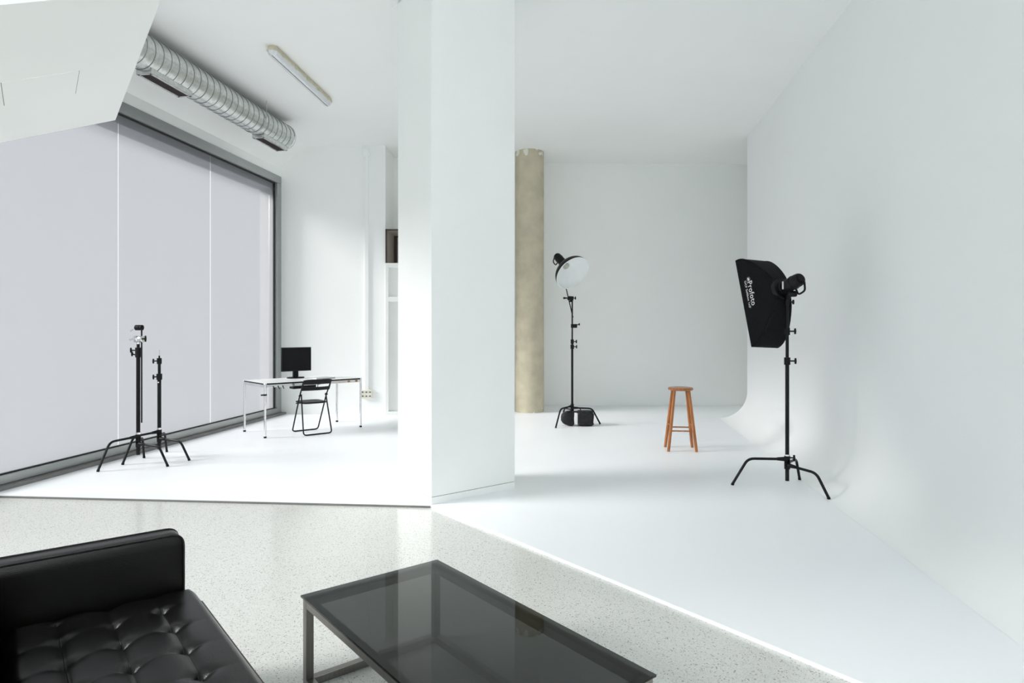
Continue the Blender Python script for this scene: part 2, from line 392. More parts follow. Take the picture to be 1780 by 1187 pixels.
# sloping underside of the stair, upper left
SLK = 1.3; SQ = V(-2.216 * SLK, 3.6 * SLK, CAMH + 1.164 * SLK); D1 = V(.594, -.805, 0); D2 = V(.805, .594, .42).normalized(); DN = D1.cross(D2).normalized()
if DN.z < 0: DN = -DN
MS = Matrix(((D2.x, D1.x, DN.x, SQ.x), (D2.y, D1.y, DN.y, SQ.y), (D2.z, D1.z, DN.z, SQ.z), (0, 0, 0, 1)))
st = struct(MB().box((-2.1, 0, 0), (0, 1.725 * SLK, .25), MS).build('ceiling_stair_soffit', M_wall, smooth=0), 'sloping white underside of a stair at upper left')
def on_slab(x, y):
    d = V((x - CX) / FPX, 1, (HOR - y) / FPX); o = V(0, 0, CAMH)
    t = (SQ - o).dot(DN) / d.dot(DN); p = o + d * t - SQ
    return p.dot(D2), p.dot(D1)
c = [on_slab(*p) for p in ((5, 150), (138, 116), (132, 156), (7, 190))]
a0, a1 = (c[0][0] + c[3][0]) / 2, (c[1][0] + c[2][0]) / 2; b0, b1 = (c[2][1] + c[3][1]) / 2, (c[0][1] + c[1][1]) / 2
gr = MB()
for (x0, x1, y0, y1) in ((a0 - .003, a0, b0, b1), (a1, a1 + .003, b0, b1)): gr.box((x0, y0, -.0012), (x1, y1, .01), MS)
gr.build('hatch_gap', M_skirt, st, smooth=0)
MB().box((a0, b0, -.0022), (a1, b1, .01), MS).build('access_hatch', M_wall, st, smooth=0)

# partition with transom beside the back wall
door = bpy.data.objects.new('door_1', None); C.objects.link(door); struct(door, 'white panelled partition door with dark transom above')
dx0, dx1, dy = -2.174, -1.25, 11.06
zz = lambda y: CAMH + (HOR - y) / FPX * dy
MB().box((dx0, dy, .02), (dx0 + .055, dy + .08, zz(457)), None).build('stile', M_door, door, bevel=.003)
MB().box((dx1 - .055, dy, .02), (dx1, dy + .08, zz(457)), None).build('stile', M_door, door, bevel=.003)
for z0, z1 in ((zz(465), zz(457)), (zz(524), zz(516)), (.02, .075)):
    MB().box((dx0 + .055, dy, z0), (dx1 - .055, dy + .07, z1)).build('rail', M_door, door, bevel=.003)
for z0, z1 in ((zz(516), zz(465)), (.075, zz(524))):
    MB().box((dx0 + .055, dy + .045, z0), (dx1 - .055, dy + .06, z1)).build('panel', M_door, door, smooth=0)
zt, zb = zz(398), zz(457)
for nm, b in (('frame_bar', ((dx0, dy, zb), (dx0 + .022, dy + .05, zt))), ('frame_bar', ((dx0, dy, zt - .022), (dx1, dy + .05, zt)))):
    MB().box(*b).build('transom_bar', M_brownf, door, smooth=0)
MB().box((dx0 + .022, dy + .05, zt - .022), (dx1, dy + .75, zt)).build('transom_lining', M_brown, door, smooth=0)
MB().box((dx0, dy + .05, zb), (dx0 + .022, dy + .75, zt)).build('transom_lining', M_brown, door, smooth=0)
MB().box((dx0 + .022, dy + .72, zb), (dx1, dy + .75, zt - .022)).build('transom_back', M_brown, door, smooth=0)
MB().box((dx0 + .022, dy + .68, zb), (dx0 + .075, dy + .72, zt - .022)).build('transom_bar', M_brownf, door, smooth=0)
MB().box((dx0 + .075, dy + .68, zt - .05), (dx1, dy + .72, zt - .022)).build('transom_bar', M_brownf, door, smooth=0)
MB().box((dx0, dy + .08, zb - .03), (dx1, dy + .75, zb)).build('transom_floor', M_door, door, smooth=0)
MB().box((dx1 - .03, dy + .08, .02), (dx1, dy + .75, zb - .03)).build('side_panel', M_door, door, smooth=0)
struct(MB().box((-2.176, 11.85, zt - .0), (dx1 + .3, 12.35, CEIL)).build('wall_recess', M_wall, smooth=0))

# ================================================================== FURNITURE
# ---- sofa
SU, SL = V(.781, .624, 0), V(.624, -.781, 0)
SF = V(-1.36, 2.674, 0)
sofa = thing('sofa', 'black tufted leather sofa with square arm in the lower left corner', 'sofa', SF)
MSo = Matrix(((SU.x, SL.x, 0, 0), (SU.y, SL.y, 0, 0), (0, 0, 1, 0), (0, 0, 0, 1)))    # x = to the front, y = along the sofa, 0 = inner face of far arm
LEN, DEP = 1.75, .88
def arm(y0, y1):
    prof = fillet([(-DEP, 0, .12), (-DEP, 0, .65), (0, 0, .65), (0, 0, .12)], .05, 7)
    rings = []
    for y, k in ((y0, .012), (y0 + .005, .003), (y0 + .012, 0), (y1 - .012, 0), (y1 - .005, .003), (y1, .012)):
        rings.append([MSo @ V(-DEP / 2 + (p.x + DEP / 2) * (1 - 2 * k / DEP), y, .12 + (p.z - .12) * (1 - k / .53)) for p in prof])
    a = MB().loft(rings).build('arm', M_leather, sofa)
    for y in (y0 + .004, y1 - .004):
        MB().tube([MSo @ V(p.x, y, p.z) for p in fillet([(-DEP, 0, .14), (-DEP, 0, .649), (-.001, 0, .649), (-.001, 0, .14)], .05, 7)], .0045, 6).build('piping', M_piping, a)
arm(-.115, 0); arm(LEN, LEN + .115)
# back
MB().box((-DEP, .005, .14), (-DEP + .12, LEN - .005, .65), MSo).build('back_panel', M_leather, sofa, bevel=.015)
MB().superell((-.70, LEN / 2, .52), (.075, LEN / 2 - .01, .14), .25, 40, 20, M=MSo).build('back_cushion', M_leather, sofa)
MB().box((-DEP, .005, .12), (-.01, LEN - .005, .26), MSo).build('base', M_leather, sofa, bevel=.01)
for x in (-DEP + .06, -.06):
    for y in (-.05, LEN + .05):
        MB().box((x - .02, y - .02, 0), (x + .02, y + .02, .125), MSo).build('leg', M_chrome, sofa, bevel=.003)
# tufted seat
uc = [-.12 - .16 * k for k in range(4)]
l0, ls = .205, .20
def seat_h(u, l):
    au = min(abs(u - c) for c in uc)
    kcol = min(range(4), key=lambda i: abs(u - uc[i]))
    fcol = (-.12 - u) / .16
    sk = .032 * max(0, min(3, fcol))
    ll = (l - l0 - sk) / ls; al = abs(ll - round(ll)) * ls
    inside = 1.0 if (.08 < l < LEN - .08) else .35
    if u > -.12: fade = max(0, 1 - (u + .12) / .15)
    else: fade = 1
    col = 1 - math.exp(-(au / .016) ** 1.1)
    row = 1 - (.75 * fade + .12) * math.exp(-(al / .022) ** 1.1) * (.55 + .45 * math.cos(math.pi * min(au / .08, 1)))
    h = .013 * col * inside + .016 * row
    r2 = au * au + al * al
    h -= .014 * math.exp(-r2 / .0005)
    # edge roll-off
    e = min(.045 - u, u + .60, l + .004, LEN - l + .004)
    h -= .06 * max(0, 1 - e / .05) ** 2.2
    h += .018 * math.sin(math.pi * max(0, min(1, (l) / LEN))) * math.sin(math.pi * max(0, min(1, (u + .6) / .64)))
    return .41 + h
nu, nl = 130, 300
vs, fs = [], []
for i in range(nu + 1):
    for j in range(nl + 1):
        u = -.595 + .64 * i / nu; l = .002 + (LEN - .004) * j / nl
        vs.append(MSo @ V(u, l, seat_h(u, l)))
for i in range(nu):
    for j in range(nl):
        a = i * (nl + 1) + j; fs.append((a, a + 1, a + nl + 2, a + nl + 1))
# skirts down to the base
border = [i * (nl + 1) for i in range(nu + 1)] + [nu * (nl + 1) + j for j in range(1, nl + 1)] + [i * (nl + 1) + nl for i in range(nu - 1, -1, -1)] + [j for j in range(nl - 1, 0, -1)]
o0 = len(vs)
for b in border: vs.append(V(vs[b][0], vs[b][1], .262))
m_ = len(border)
for k in range(m_): fs.append((border[k], border[(k + 1) % m_], o0 + (k + 1) % m_, o0 + k))
fs.append(tuple(range(o0, o0 + m_)))
seat = MB().add(vs, fs).build('seat_cushion', M_leather, sofa, smooth=60)
for k, u in enumerate(uc):
    for j in range(8):
        l = l0 + .032 * k + ls * j
        if l > LEN - .1: continue
        MB().superell(MSo @ V(u, l, seat_h(u, l) + .002), (.007, .007, .004), 1, 10, 6).build('button', M_leather, seat)
    MB().tube([MSo @ V(u, .05 + (LEN - .1) * q / 160, seat_h(u, .05 + (LEN - .1) * q / 160) + .0005) for q in range(161)], .0022, 5).build('seam', M_leather, seat)
MB().tube([MSo @ V(.0445, .01 + (LEN - .02) * q / 60, seat_h(.043, .01 + (LEN - .02) * q / 60) + .002) for q in range(61)], .0045, 6).build('piping', M_piping, seat)

# ---- coffee table
TC = P(760, 972, .378); TC.z = 0
tab = thing('coffee_table', 'low coffee table with smoked glass top and square steel tube frame', 'table', TC)
MT = Matrix(((-SU.x, SL.x, 0, 0), (-SU.y, SL.y, 0, 0), (0, 0, 1, 0), (0, 0, 0, 1)))   # x = to the sofa side, y = to the camera
TW, TL, TH, q = .675, 1.335, .378, .034
MB().box((0, 0, TH - .009), (TW, TL, TH), MT).build('glass_top', M_smoke, tab, bevel=.0015)
i_ = .008
for x in (i_, TW - i_ - q):
    for y in (i_, TL - i_ - q):
        MB().box((x, y, 0), (x + q, y + q, TH - .011), MT).build('leg', M_steelb, tab, bevel=.002)
for z0, z1 in ((TH - .011 - q, TH - .011), (.0, q)):
    for x in (i_, TW - i_ - q): MB().box((x, i_ + q, z0), (x + q, TL - i_ - q, z1), MT).build('long_rail', M_steelb, tab, bevel=.002)
    for y in (i_, TL - i_ - q): MB().box((i_ + q, y, z0), (TW - i_ - q, y + q, z1), MT).build('end_rail', M_steelb, tab, bevel=.002)

# ---- desk
FLR = .02
dk_rz = math.atan2(.678, .735); dkc = V(-3.058, 9.47, FLR)
desk = thing('desk', 'white desk on chrome legs near the back wall', 'desk', dkc, dk_rz)
hw, hd, dh = .735, .385, .74
MB().box((-hw, -hd, dh - .019), (hw, hd, dh)).build('tabletop', M_white, desk, bevel=.002)
for y in (-hd, hd): MB().box((-hw + .03, y - .003, dh - .02), (hw - .03, y + .003, dh - .003)).build('edge_band', M_blackpl, desk, smooth=0)
for x in (-hw, hw): MB().box((x - .003, -hd + .03, dh - .02), (x + .003, hd - .03, dh - .003)).build('edge_band', M_blackpl, desk, smooth=0)
for x in (-hw + .013, hw - .013):
    for y in (-hd + .013, hd - .013):
        l = MB().cyl((x, y, .02), (x, y, dh - .0195), .0155, n=16).build('leg', M_chrome, desk)
        MB().cyl((x, y, 0), (x, y, .022), .019, n=16).build('foot', M_blackpl, l)
for y in (-hd + .013, hd - .013): MB().box((-hw + .03, y - .009, dh - .062), (hw - .03, y + .009, dh - .0195)).build('rail', M_chrome, desk, bevel=.003)
for x in (-hw + .013, hw - .013): MB().box((x - .009, -hd + .03, dh - .062), (x + .009, hd - .03, dh - .0195)).build('rail', M_chrome, desk, bevel=.003)
MB().box((-.32, -hd + .03, dh - .105), (.02, -hd + .16, dh - .064)).build('cable_tray', M_blackpl, desk, bevel=.004)
for k, x in enumerate((-.61, -.545, -.48)):
    MB().tube(fillet([(x, -hd + .002, dh - .045), (x, -hd - .008, dh - .06), (x + .012, -hd - .004, dh - .085)], .01), .006, 8).build('cable_clip', M_blackpl, desk)
MB().lathe([(.0165, 0), (.024, .002), (.024, .022), (.0165, .024)], (-hw + .013, -hd + .013, .57), (0, 0, 1), 16).build('leg_clamp', M_blackpl, desk)
MB().box((-hw - .045, -hd + .001, .574), (-hw - .008, -hd + .02, .592)).build('leg_clamp_grip', M_blackpl, desk, bevel=.004)
for x in (.52, .645): MB().box((x - .02, -hd + .0025, dh - .055), (x + .02, -hd + .0045, dh - .028)).build('rail_square', M_copper, desk, smooth=0)  # two small brown squares on the front rail

MD = Matrix.Translation(dkc) @ Matrix.Rotation(dk_rz, 4, 'Z')
mon = thing('monitor', 'black square-ish computer monitor standing on the white desk', 'monitor', MD @ V(-.02, .22, dh), dk_rz)
MB().box((-.23, -.018, .105), (.23, .018, .46)).build('housing', M_blackpl, mon, bevel=.006)
MB().box((-.216, -.0195, .12), (.216, -.016, .447)).build('screen', M_screenb, mon, smooth=0)
MB().box((-.04, .006, .015), (.04, .045, .24)).build('neck', M_blackpl, mon, bevel=.006)
MB().prism([(.13 * math.cos(t) * (1 if abs(math.cos(t)) < .99 else 1), .02 + .1 * math.sin(t)) for t in [2 * math.pi * k / 28 for k in range(28)]], 0, .016).build('stand_base', M_blackpl, mon)
lap = thing('laptop', 'closed silver laptop lying on the white desk', 'laptop', MD @ V(.22, -.12, dh), dk_rz + .12)
MB().box((-.16, -.11, .001), (.16, .11, .011)).build('body', M_laptop, lap, bevel=.003)
MB().box((-.16, -.11, .0115), (.16, .11, .018)).build('lid', M_laptop, lap, bevel=.003)

# ---- folding chair
ch = thing('folding_chair', 'black folding chair with slotted backrest drawn up to the desk', 'chair', V(-2.852, 9.163, FLR), math.atan2(.64, .77))
r = .0095
for s in (-1,):
    front = fillet([(-.20, -.205, .74), (-.195, -.06, .535), (-.19, .225, r), (.19, .225, r), (.195, -.06, .535), (.20, -.205, .74)], .045, 6)
    MB().tube(front, r, 10).build('front_leg_frame', M_black, ch)
    rear = fillet([(-.178, -.075, .56), (-.205, -.225, r), (.205, -.225, r), (.178, -.075, .56)], .045, 6)
    MB().tube(rear, r, 10).build('rear_leg_frame', M_black, ch)
for s in (-1, 1): MB().cyl((s * .17, -.07, .54), (s * .212, -.07, .54), .008, n=10).build('pivot_bolt', M_black, ch)
prof = []
for k in range(40):
    t = 2 * math.pi * k / 40; ex = .42
    prof.append((.178 * math.copysign(abs(math.cos(t)) ** ex, math.cos(t)), .015 + .19 * math.copysign(abs(math.sin(t)) ** ex, math.sin(t))))
rings = []
for z, k in ((.428, .93), (.432, .985), (.44, 1), (.448, .985), (.452, .93), (.446, .6), (.444, .2)):
    rings.append([V(x * k, .015 + (y - .015) * k, z) for x, y in prof])
MB().loft(rings).build('seat', M_blackpl, ch)
MB().cyl((-.185, .1, .42), (.185, .1, .42), .008, n=10).build('seat_bar', M_black, ch)
def band(z0, z1, th=.012):
    rings = []
    for k in range(17):
        x = -.205 + .41 * k / 16; c = -.045 * (1 - (x / .205) ** 2)
        yy = lambda z: -.205 - (z - .74) * .55 + c
        drop = .012 * (abs(x) / .205) ** 6 if z1 > .7 else 0
        rings.append([V(x, yy(z0) - th, z0), V(x, yy(z0) + th, z0), V(x, yy(z1) + th, z1 - drop), V(x, yy(z1) - th, z1 - drop)])
    return MB().loft(rings)
bk = band(.705, .775).build('backrest', M_blackpl, ch, bevel=.004)
band(.615, .665).build('lower_back_bar', M_blackpl, bk, bevel=.004)
for x in (-.197, 0, .197):
    c = -.045 * (1 - (x / .205) ** 2)
    MB().tube([(x, -.205 + .04 + c, .655), (x, -.205 + .012 + c, .715)], .008 if abs(x) > .1 else .005, 8).build('back_post', M_blackpl, bk)

# ---- bar stool
sc = (P(1162, 782) + P(1158, 777) + P(1210, 787) + P(1203, 779)) / 4
sc = V(sc.x, sc.y, FLR)
stool = thing('bar_stool', 'orange wooden bar stool with round seat on the white floor', 'stool', sc, math.radians(-6))
MB().lathe([(.02, .725), (.13, .725), (.148, .732), (.152, .745), (.146, .758), (.13, .762), (.02, .757)], (0, 0, 0), (0, 0, 1), 40).build('seat', M_wood, stool)
tops, feet = {}, {}
for sx in (-1, 1):
    for sy in (-1, 1):
        a, b = V(sx * .165, sy * .15, 0), V(sx * .085, sy * .08, .727)
        MB().tube([a, a.lerp(b, .1), a.lerp(b, .5), b], [.0165, .0185, .020, .0185], 14).build('leg', M_wood, stool)
        tops[sx, sy], feet[sx, sy] = b, a
pt = lambda k, z: feet[k].lerp(tops[k], z / .727)
for y, z in ((-1, .245), (1, .255)): MB().cyl(pt((-1, y), z), pt((1, y), z), .0085, n=12).build('rung', M_wood, stool)
for x, z in ((-1, .30), (1, .30)): MB().cyl(pt((x, -1), z), pt((x, 1), z), .0085, n=12).build('rung', M_wood, stool)

# ================================================================== LIGHT STANDS
def knob(mb, p, d, L=.05, t=.045):
    "T-handle screw: a stem and a cross bar"
    p, d = Vector(p), Vector(d).normalized()
    mb.cyl(p, p + d * L, .007, n=10)
    up = V(0, 0, 1) if abs(d.z) < .9 else V(1, 0, 0)
    mb.tube([p + d * L - up * t * .6, p + d * L, p + d * L + up * t * .6], [.008, .011, .008], 10)
    return mb
def legs(root, base, feet, hubs, bend=.71, r=.0125):
    for f, hz in zip(feet, hubs):
        d = V(f.x - base.x, f.y - base.y, 0); L = d.length; u = d / L
        path = fillet([u * .02 + V(0, 0, hz), u * (L * bend) + V(0, 0, hz - .012), u * L + V(0, 0, .008)], .055, 6)
        lg = MB().tube(path, r, 10).build('leg', M_black, root)
        MB().cyl(u * L + V(0, 0, 0), u * L + V(0, 0, .02) - u * .006, .0145, n=10).build('foot_cap', M_blackpl, lg)
        MB().cyl(u * .012 + V(0, 0, hz + .001), u * .09 + V(0, 0, hz - .002), .022, .015, 12).build('leg_socket', M_black, lg)
def stand(label, base, feet, hubs, sections, group, low=.09):
    "sections: list of (z0, z1, radius); collars at each joint with knob direction"
    root = thing('light_stand', label, 'light stand', V(base.x, base.y, FLR), 0, group)
    legs(root, base, feet, hubs)
    hb = MB()
    for hz in hubs: hb.cyl((0, 0, hz - .035), (0, 0, hz + .03), .026, n=18)
    hb.build('leg_hub', M_black, root)
    for k, (z0, z1, r, kd) in enumerate(sections):
        MB().cyl((0, 0, z0), (0, 0, z1), r, n=18).build('column' if k == 0 else 'riser', M_black, root)
        if kd is not None:
            cl = MB().cyl((0, 0, z1 - .055), (0, 0, z1 + .012), r + .010, n=18).build('collar', M_blackpl, root)
            knob(MB(), Vector(kd) * (r + .008) + V(0, 0, z1 - .02), kd, .045).build('locking_knob', M_black, cl)
    return root
rel = lambda Z: Z - FLR

# stand carrying the softbox
b1 = V(2.55, 5.97, 0)
st1 = stand('tall black light stand with spread legs carrying the softbox', b1, [P(1273, 843), P(1441, 868), P(1390, 834)], [.27, .215, .235],
      [(.07, 1.20, .0175, (.95, -.3, 0)), (1.2, 1.475, .0145, (.95, -.3, 0)), (1.475, 1.70, .0115, None)], 'light stands')
knob(MB(), V(.018, -.006, .285), (.95, -.3, 0), .04).build('base_knob', M_black, st1)
MB().cyl((0, 0, .30), (0, 0, .315), .0225, n=16).build('base_ring', M_chrome, st1)
MB().cyl((0, 0, 1.69), (0, 0, 1.735), .009, n=14).build('spigot', M_chrome, st1)

# softbox
al, ta, ro, dep = 1.891, .331, -.047, .383
SC = V(2.41, 6.352, 1.746)
nh = V(math.cos(al), math.sin(al), 0); sn = nh * math.cos(ta) - V(0, 0, 1) * math.sin(ta)
w_ = sn.cross(V(0, 0, 1)).normalized(); v_ = w_.cross(sn)
sw = w_ * math.cos(ro) + v_ * math.sin(ro); sv = -w_ * math.sin(ro) + v_ * math.cos(ro)
box = thing('softbox', 'long black strip softbox with white lettering on its side', 'softbox', SC)
SLh, SWh, SR = .45, .15, .072
def sb(t):
    k = math.cos(math.pi / 2 * t) ** .85
    kw = math.cos(math.pi / 2 * t) ** .7
    return SR * 1.0 + (SLh - SR) * k, SR + (SWh - SR) * kw, -dep * (t if t < 1 else 1)
def spt(t, a, b): # a in -1..1 along length, b in -1..1 across
    L, W, z = sb(t); return sv * (a * L) + sw * (b * W) + sn * z
NT, NA = 18, 12
for nm, fn in (('side_panel', lambda t, q: spt(t, q, -1)), ('side_panel', lambda t, q: spt(t, q, 1)), ('top_panel', lambda t, q: spt(t, 1, q)), ('bottom_panel', lambda t, q: spt(t, -1, q))):
    vs = [fn(i / NT, -1 + 2 * j / NA) for i in range(NT + 1) for j in range(NA + 1)]
    fs = [(i * (NA + 1) + j, i * (NA + 1) + j + 1, (i + 1) * (NA + 1) + j + 1, (i + 1) * (NA + 1) + j) for i in range(NT) for j in range(NA)]
    o = MB().add(vs, fs).build(nm, M_fabric, box)
    md = o.modifiers.new('thickness', 'SOLIDIFY'); md.thickness = .004; md.offset = 0
for a in (-1, 1):
    for b in (-1, 1):
        MB().tube([spt(k / NT, a, b) for k in range(NT + 1)], .0045, 6).build('rod_sleeve', M_fabric, box)
MB().tube([spt(0, 1, -1), spt(0, 1, 1), spt(0, -1, 1), spt(0, -1, -1)], .006, 6, closed=True).build('front_edge', M_fabric, box)
Mf = Matrix(((sw.x, sv.x, sn.x, 0), (sw.y, sv.y, sn.y, 0), (sw.z, sv.z, sn.z, 0), (0, 0, 0, 1)))
MB().box((-SWh + .006, -SLh + .006, -.03), (SWh - .006, SLh - .006, -.026), Mf).build('front_diffuser', M_dish, box, smooth=0)
MB().lathe([(.105, -.045), (.105, -.0), (.085, .02), (.078, .02)], sn * -(dep - .03), sn, 28).build('mounting_ring', M_blackpl, box)
# lettering on the side panel
def text_mesh(txt, size, name, fn, m, parent, bold=0.0):
    cu = bpy.data.curves.new(name, 'FONT'); cu.body = txt; cu.size = size; cu.offset = bold; cu.space_character = 1.08; cu.resolution_u = 3
    to = bpy.data.objects.new(name, cu); C.objects.link(to)
    dg = bpy.context.evaluated_depsgraph_get(); me = bpy.data.meshes.new_from_object(to.evaluated_get(dg))
    bpy.data.objects.remove(to); bpy.data.curves.remove(cu)
    wmax = max(v.co.x for v in me.vertices)
    for v in me.vertices: v.co = fn(v.co.x, v.co.y)
    me.name = name; me.materials.append(m)
    o = bpy.data.objects.new(name, me); C.objects.link(o); o.parent = parent
    return o, wmax
def side_pos(a_m, t):      # metres along the edge from the centre (up positive), t in depth
    L, W, z = sb(t); p = spt(t, a_m / L, -1)
    q = spt(t + .02, a_m / sb(t + .02)[0], -1); nrm = (q - p).cross(sv).normalized()
    if nrm.dot(sw) > 0: nrm = -nrm
    return p + nrm * .0035
TS = .086
text_mesh('Profoto', TS, 'brand_lettering', lambda x, y: side_pos(.175 - x * .86, .275 + y / .40), M_print, box, .0010)
text_mesh("OCF Softbox 1x3'", .036, 'size_lettering', lambda x, y: side_pos(.20 - x * 1.0, .175 + y / .40), M_print, box, .0006)
em = MB(); pr = [(.0, -.022), (.024, -.012), (.024, .012), (.0, .022), (-.008, .012), (-.008, -.012)]
ring_ = []
for k in range(24):
    t = 2 * math.pi * k / 24; ring_.append((.195 + .026 * math.cos(t), .325 + .024 / .40 * math.sin(t)))
em.add([side_pos(*p) for p in ring_] , [tuple(range(24))]); em.build('emblem_disc', mat('emblem_grey', (.16, .16, .16), .6, var=.05), box, smooth=0)
tri = [(.216, .325 - .012 / .4), (.178, .325 - .004 / .4), (.185, .325 + .014 / .4), (.205, .325 + .008 / .4)]
def side_pos2(a, t): 
    p = side_pos(a, t); return p + (p - spt(t, a / sb(t)[0], -1)) * .5
MB().add([side_pos2(*p) for p in tri], [(0, 1, 2, 3)]).build('emblem_mark', M_print, box, smooth=0)

# flash head of the softbox
def flash(label, ring_c, n, L, r, tilt_pt, group):
    root = thing('studio_flash', label, 'flash head', ring_c, 0, group)
    back = -n
    bd = MB().lathe([(r * .9, 0), (r, .01), (r, L - .05), (r * .96, L - .02), (r * .8, L), (r * .3, L + .003)], (0, 0, 0), back, 28).build('body', M_blackpl, root)
    MB().lathe([(r * 1.12, -.02), (r * 1.15, 0), (r * 1.15, .04), (r * 1.02, .045)], (0, 0, 0), back, 28).build('front_collar', M_black, root)
    MB().lathe([(r * 1.03, L * .62), (r * 1.06, L * .63), (r * 1.06, L * .66), (r * 1.03, L * .67)], (0, 0, 0), back, 28).build('grip_ring', M_black, root)
    side = back.cross(V(0, 0, 1)).normalized(); up = side.cross(back)
    h = MB(); c0 = back * (L - .015)
    h.tube(fillet([c0 - up * r * .5 + side * .0, c0 - up * (r * .5) + back * .05, c0 - up * (r + .06) + back * .03, c0 - up * (r + .065) - back * .06, c0 - up * (r * .9) - back * .07], .03, 5), .009, 8)
    h.build('handle', M_blackpl, root)
    MB().box((-.008, -.035, 0), (.008, .035, .004), Matrix.Translation(back * (L * .36) - side * (r * 1.0) * -1 ) @ side.to_track_quat('Z', 'Y').to_matrix().to_4x4()).build('maker_plate', M_print, root, smooth=0)
    MB().lathe([(r * .55, 0), (r * .55, .004)], back * (L + .003), back, 20).build('control_dial', M_black, root)
    tp = Vector(tilt_pt) - Vector(ring_c)
    br = MB(); mid = back * (L * .42)
    br.tube([mid - up * r * .8, tp], [.022, .02], 12); br.tube([tp + V(0, 0, .02), tp - V(0, 0, .055)], [.02, .017], 14)
    b = br.build('bracket', M_black, root)
    knob(MB(), tp + V(.018, 0, -.03), V(.95, -.3, 0), .035, .035).build('bracket_knob', M_black, b)
    MB().lathe([(.024, -.03), (.028, -.02), (.028, .03), (.02, .04)], (mid - up * r * .8).lerp(tp, .45) + V(.02, -.02, 0), V(.95, -.3, 0), 16).build('tilt_lock', M_black, b)
    return root
rc = SC - sn * (dep - .01)
flash('black flash head behind the strip softbox', rc, sn, .25, .062, b1 + V(0, 0, 1.775), 'flash heads')

# stand carrying the beauty dish
b2 = V(.93, 9.95, 0)
st2 = stand('slim black light stand by the concrete column carrying the white dish', b2, [P(966, 744), P(1043, 737), V(.80, 10.38, .02)], [.285, .255, .225],
      [(.08, 1.22, .0175, (.9, -.4, 0)), (1.22, 1.30, .0145, (.9, -.4, 0)), (1.3, 1.95, .0115, None)], 'light stands')
cl = MB().box((-.02, -.025, 1.49), (.075, .025, 1.55)).build('clamp', M_black, st2, bevel=.008)
knob(MB(), V(.07, -.01, 1.535), (.9, -.3, .25), .04, .03).build('clamp_knob', M_black, cl)
# grip arm with knuckle
ga0, ga1 = PD(996, 552, 9.92), V(.765, 9.97, 2.43)
gk = PD(990, 518, 9.92)
garm = thing('grip_arm', 'thin black boom rod clamped to the dish stand', 'grip arm', gk)
MB().cyl(ga0 - gk, ga1 - gk, .008, n=10).build('rod', M_black, garm)
hd = MB(); hd.cyl((-.03, -.0, 0), (.06, -.0, -.005), .032, n=18); hd.build('grip_head', M_black, garm)
g2 = MB(); g2.cyl((.025, .03, -.06), (.025, .03, .02), .02, n=14); g2.build('head_socket', M_black, garm)
knob(MB(), V(.05, 0, 0), (1, 0, 0), .04, .04).build('grip_knob', M_black, garm)
MB().tube([(-.03, 0, 0), (-.06, 0, 0), (-.085, 0, 0), (-.10, 0, 0)], [.01, .011, .018, .006], 10).build('grip_lever', M_black, garm)

dn = V(.46, -.65, -.61).normalized(); DC = PD(996, 475, 9.66)
dish = thing('beauty_dish', 'white-lined beauty dish reflector tilted down to the right', 'reflector', DC)
DR, DD = .275, .20
pf = [(.05 + (DR - .05) * (1 - (k / 16) ** 2.4) ** .8, -DD * k / 16) for k in range(17)]
pf = [(max(a, .05), z) for a, z in pf]
so = MB().lathe([(a + .004, z - .003) for a, z in pf], (0, 0, 0), dn, 56, cap=False).build('shell', M_black, dish)
MB().lathe([(a, z) for a, z in pf], (0, 0, 0), dn, 56, cap=False).build('lining', M_dish, dish)
MB().lathe([(DR - .002, .003), (DR + .006, .003), (DR + .006, -.006), (DR - .002, -.004)], (0, 0, 0), dn, 56, cap=False).build('rim', M_dish, dish)
MB().lathe([(.088, -DD - .06), (.088, -DD - .006), (.06, -DD - .004)], (0, 0, 0), dn, 28).build('neck', M_black, dish)
MB().lathe([(.05, -DD + .004), (.05, -DD + .014), (.03, -DD + .03)], (0, 0, 0), dn, 24).build('flash_glass', M_tubeg, dish)
flash('black flash head on the back of the white beauty dish', DC - dn * (DD + .05), dn, .24, .062, ga1, 'flash heads')

# sandbag across the legs
bag = thing('sandbag', 'black saddle sandbag lying across the legs of the dish stand', 'sandbag', V(.98, 9.83, FLR))
rid = lambda p: V(p.x * (1 + .05 * math.sin(p.z * 130)), p.y * (1 + .05 * math.sin(p.z * 130)), p.z)
MB().superell((-.135, 0, .115), (.098, .10, .11), .45, fn=lambda p: V(p.x + .02 * (p.z / .11) ** 2, p.y, p.z * (1 - .25 * max(0, -p.x / .1)) + .0)).build('pouch', M_bag, bag)
MB().superell((.135, -.01, .118), (.125, .10, .115), .32, 36, 30, fn=rid).build('pouch', M_bag, bag)
MB().box((-.15, -.06, .205), (.15, .03, .222)).build('bridge', M_bag, bag, bevel=.006)
MB().tube(fillet([(-.09, -.015, .215), (-.06, -.015, .275), (.05, -.015, .272), (.08, -.015, .217)], .03), .007, 8).build('carry_strap', M_bag, bag)
MB().box((-.012, -.098, .03), (.012, -.06, .20)).build('gap_strip', M_print, bag, bevel=.003)  # white strip added where the floor shows between the pouches

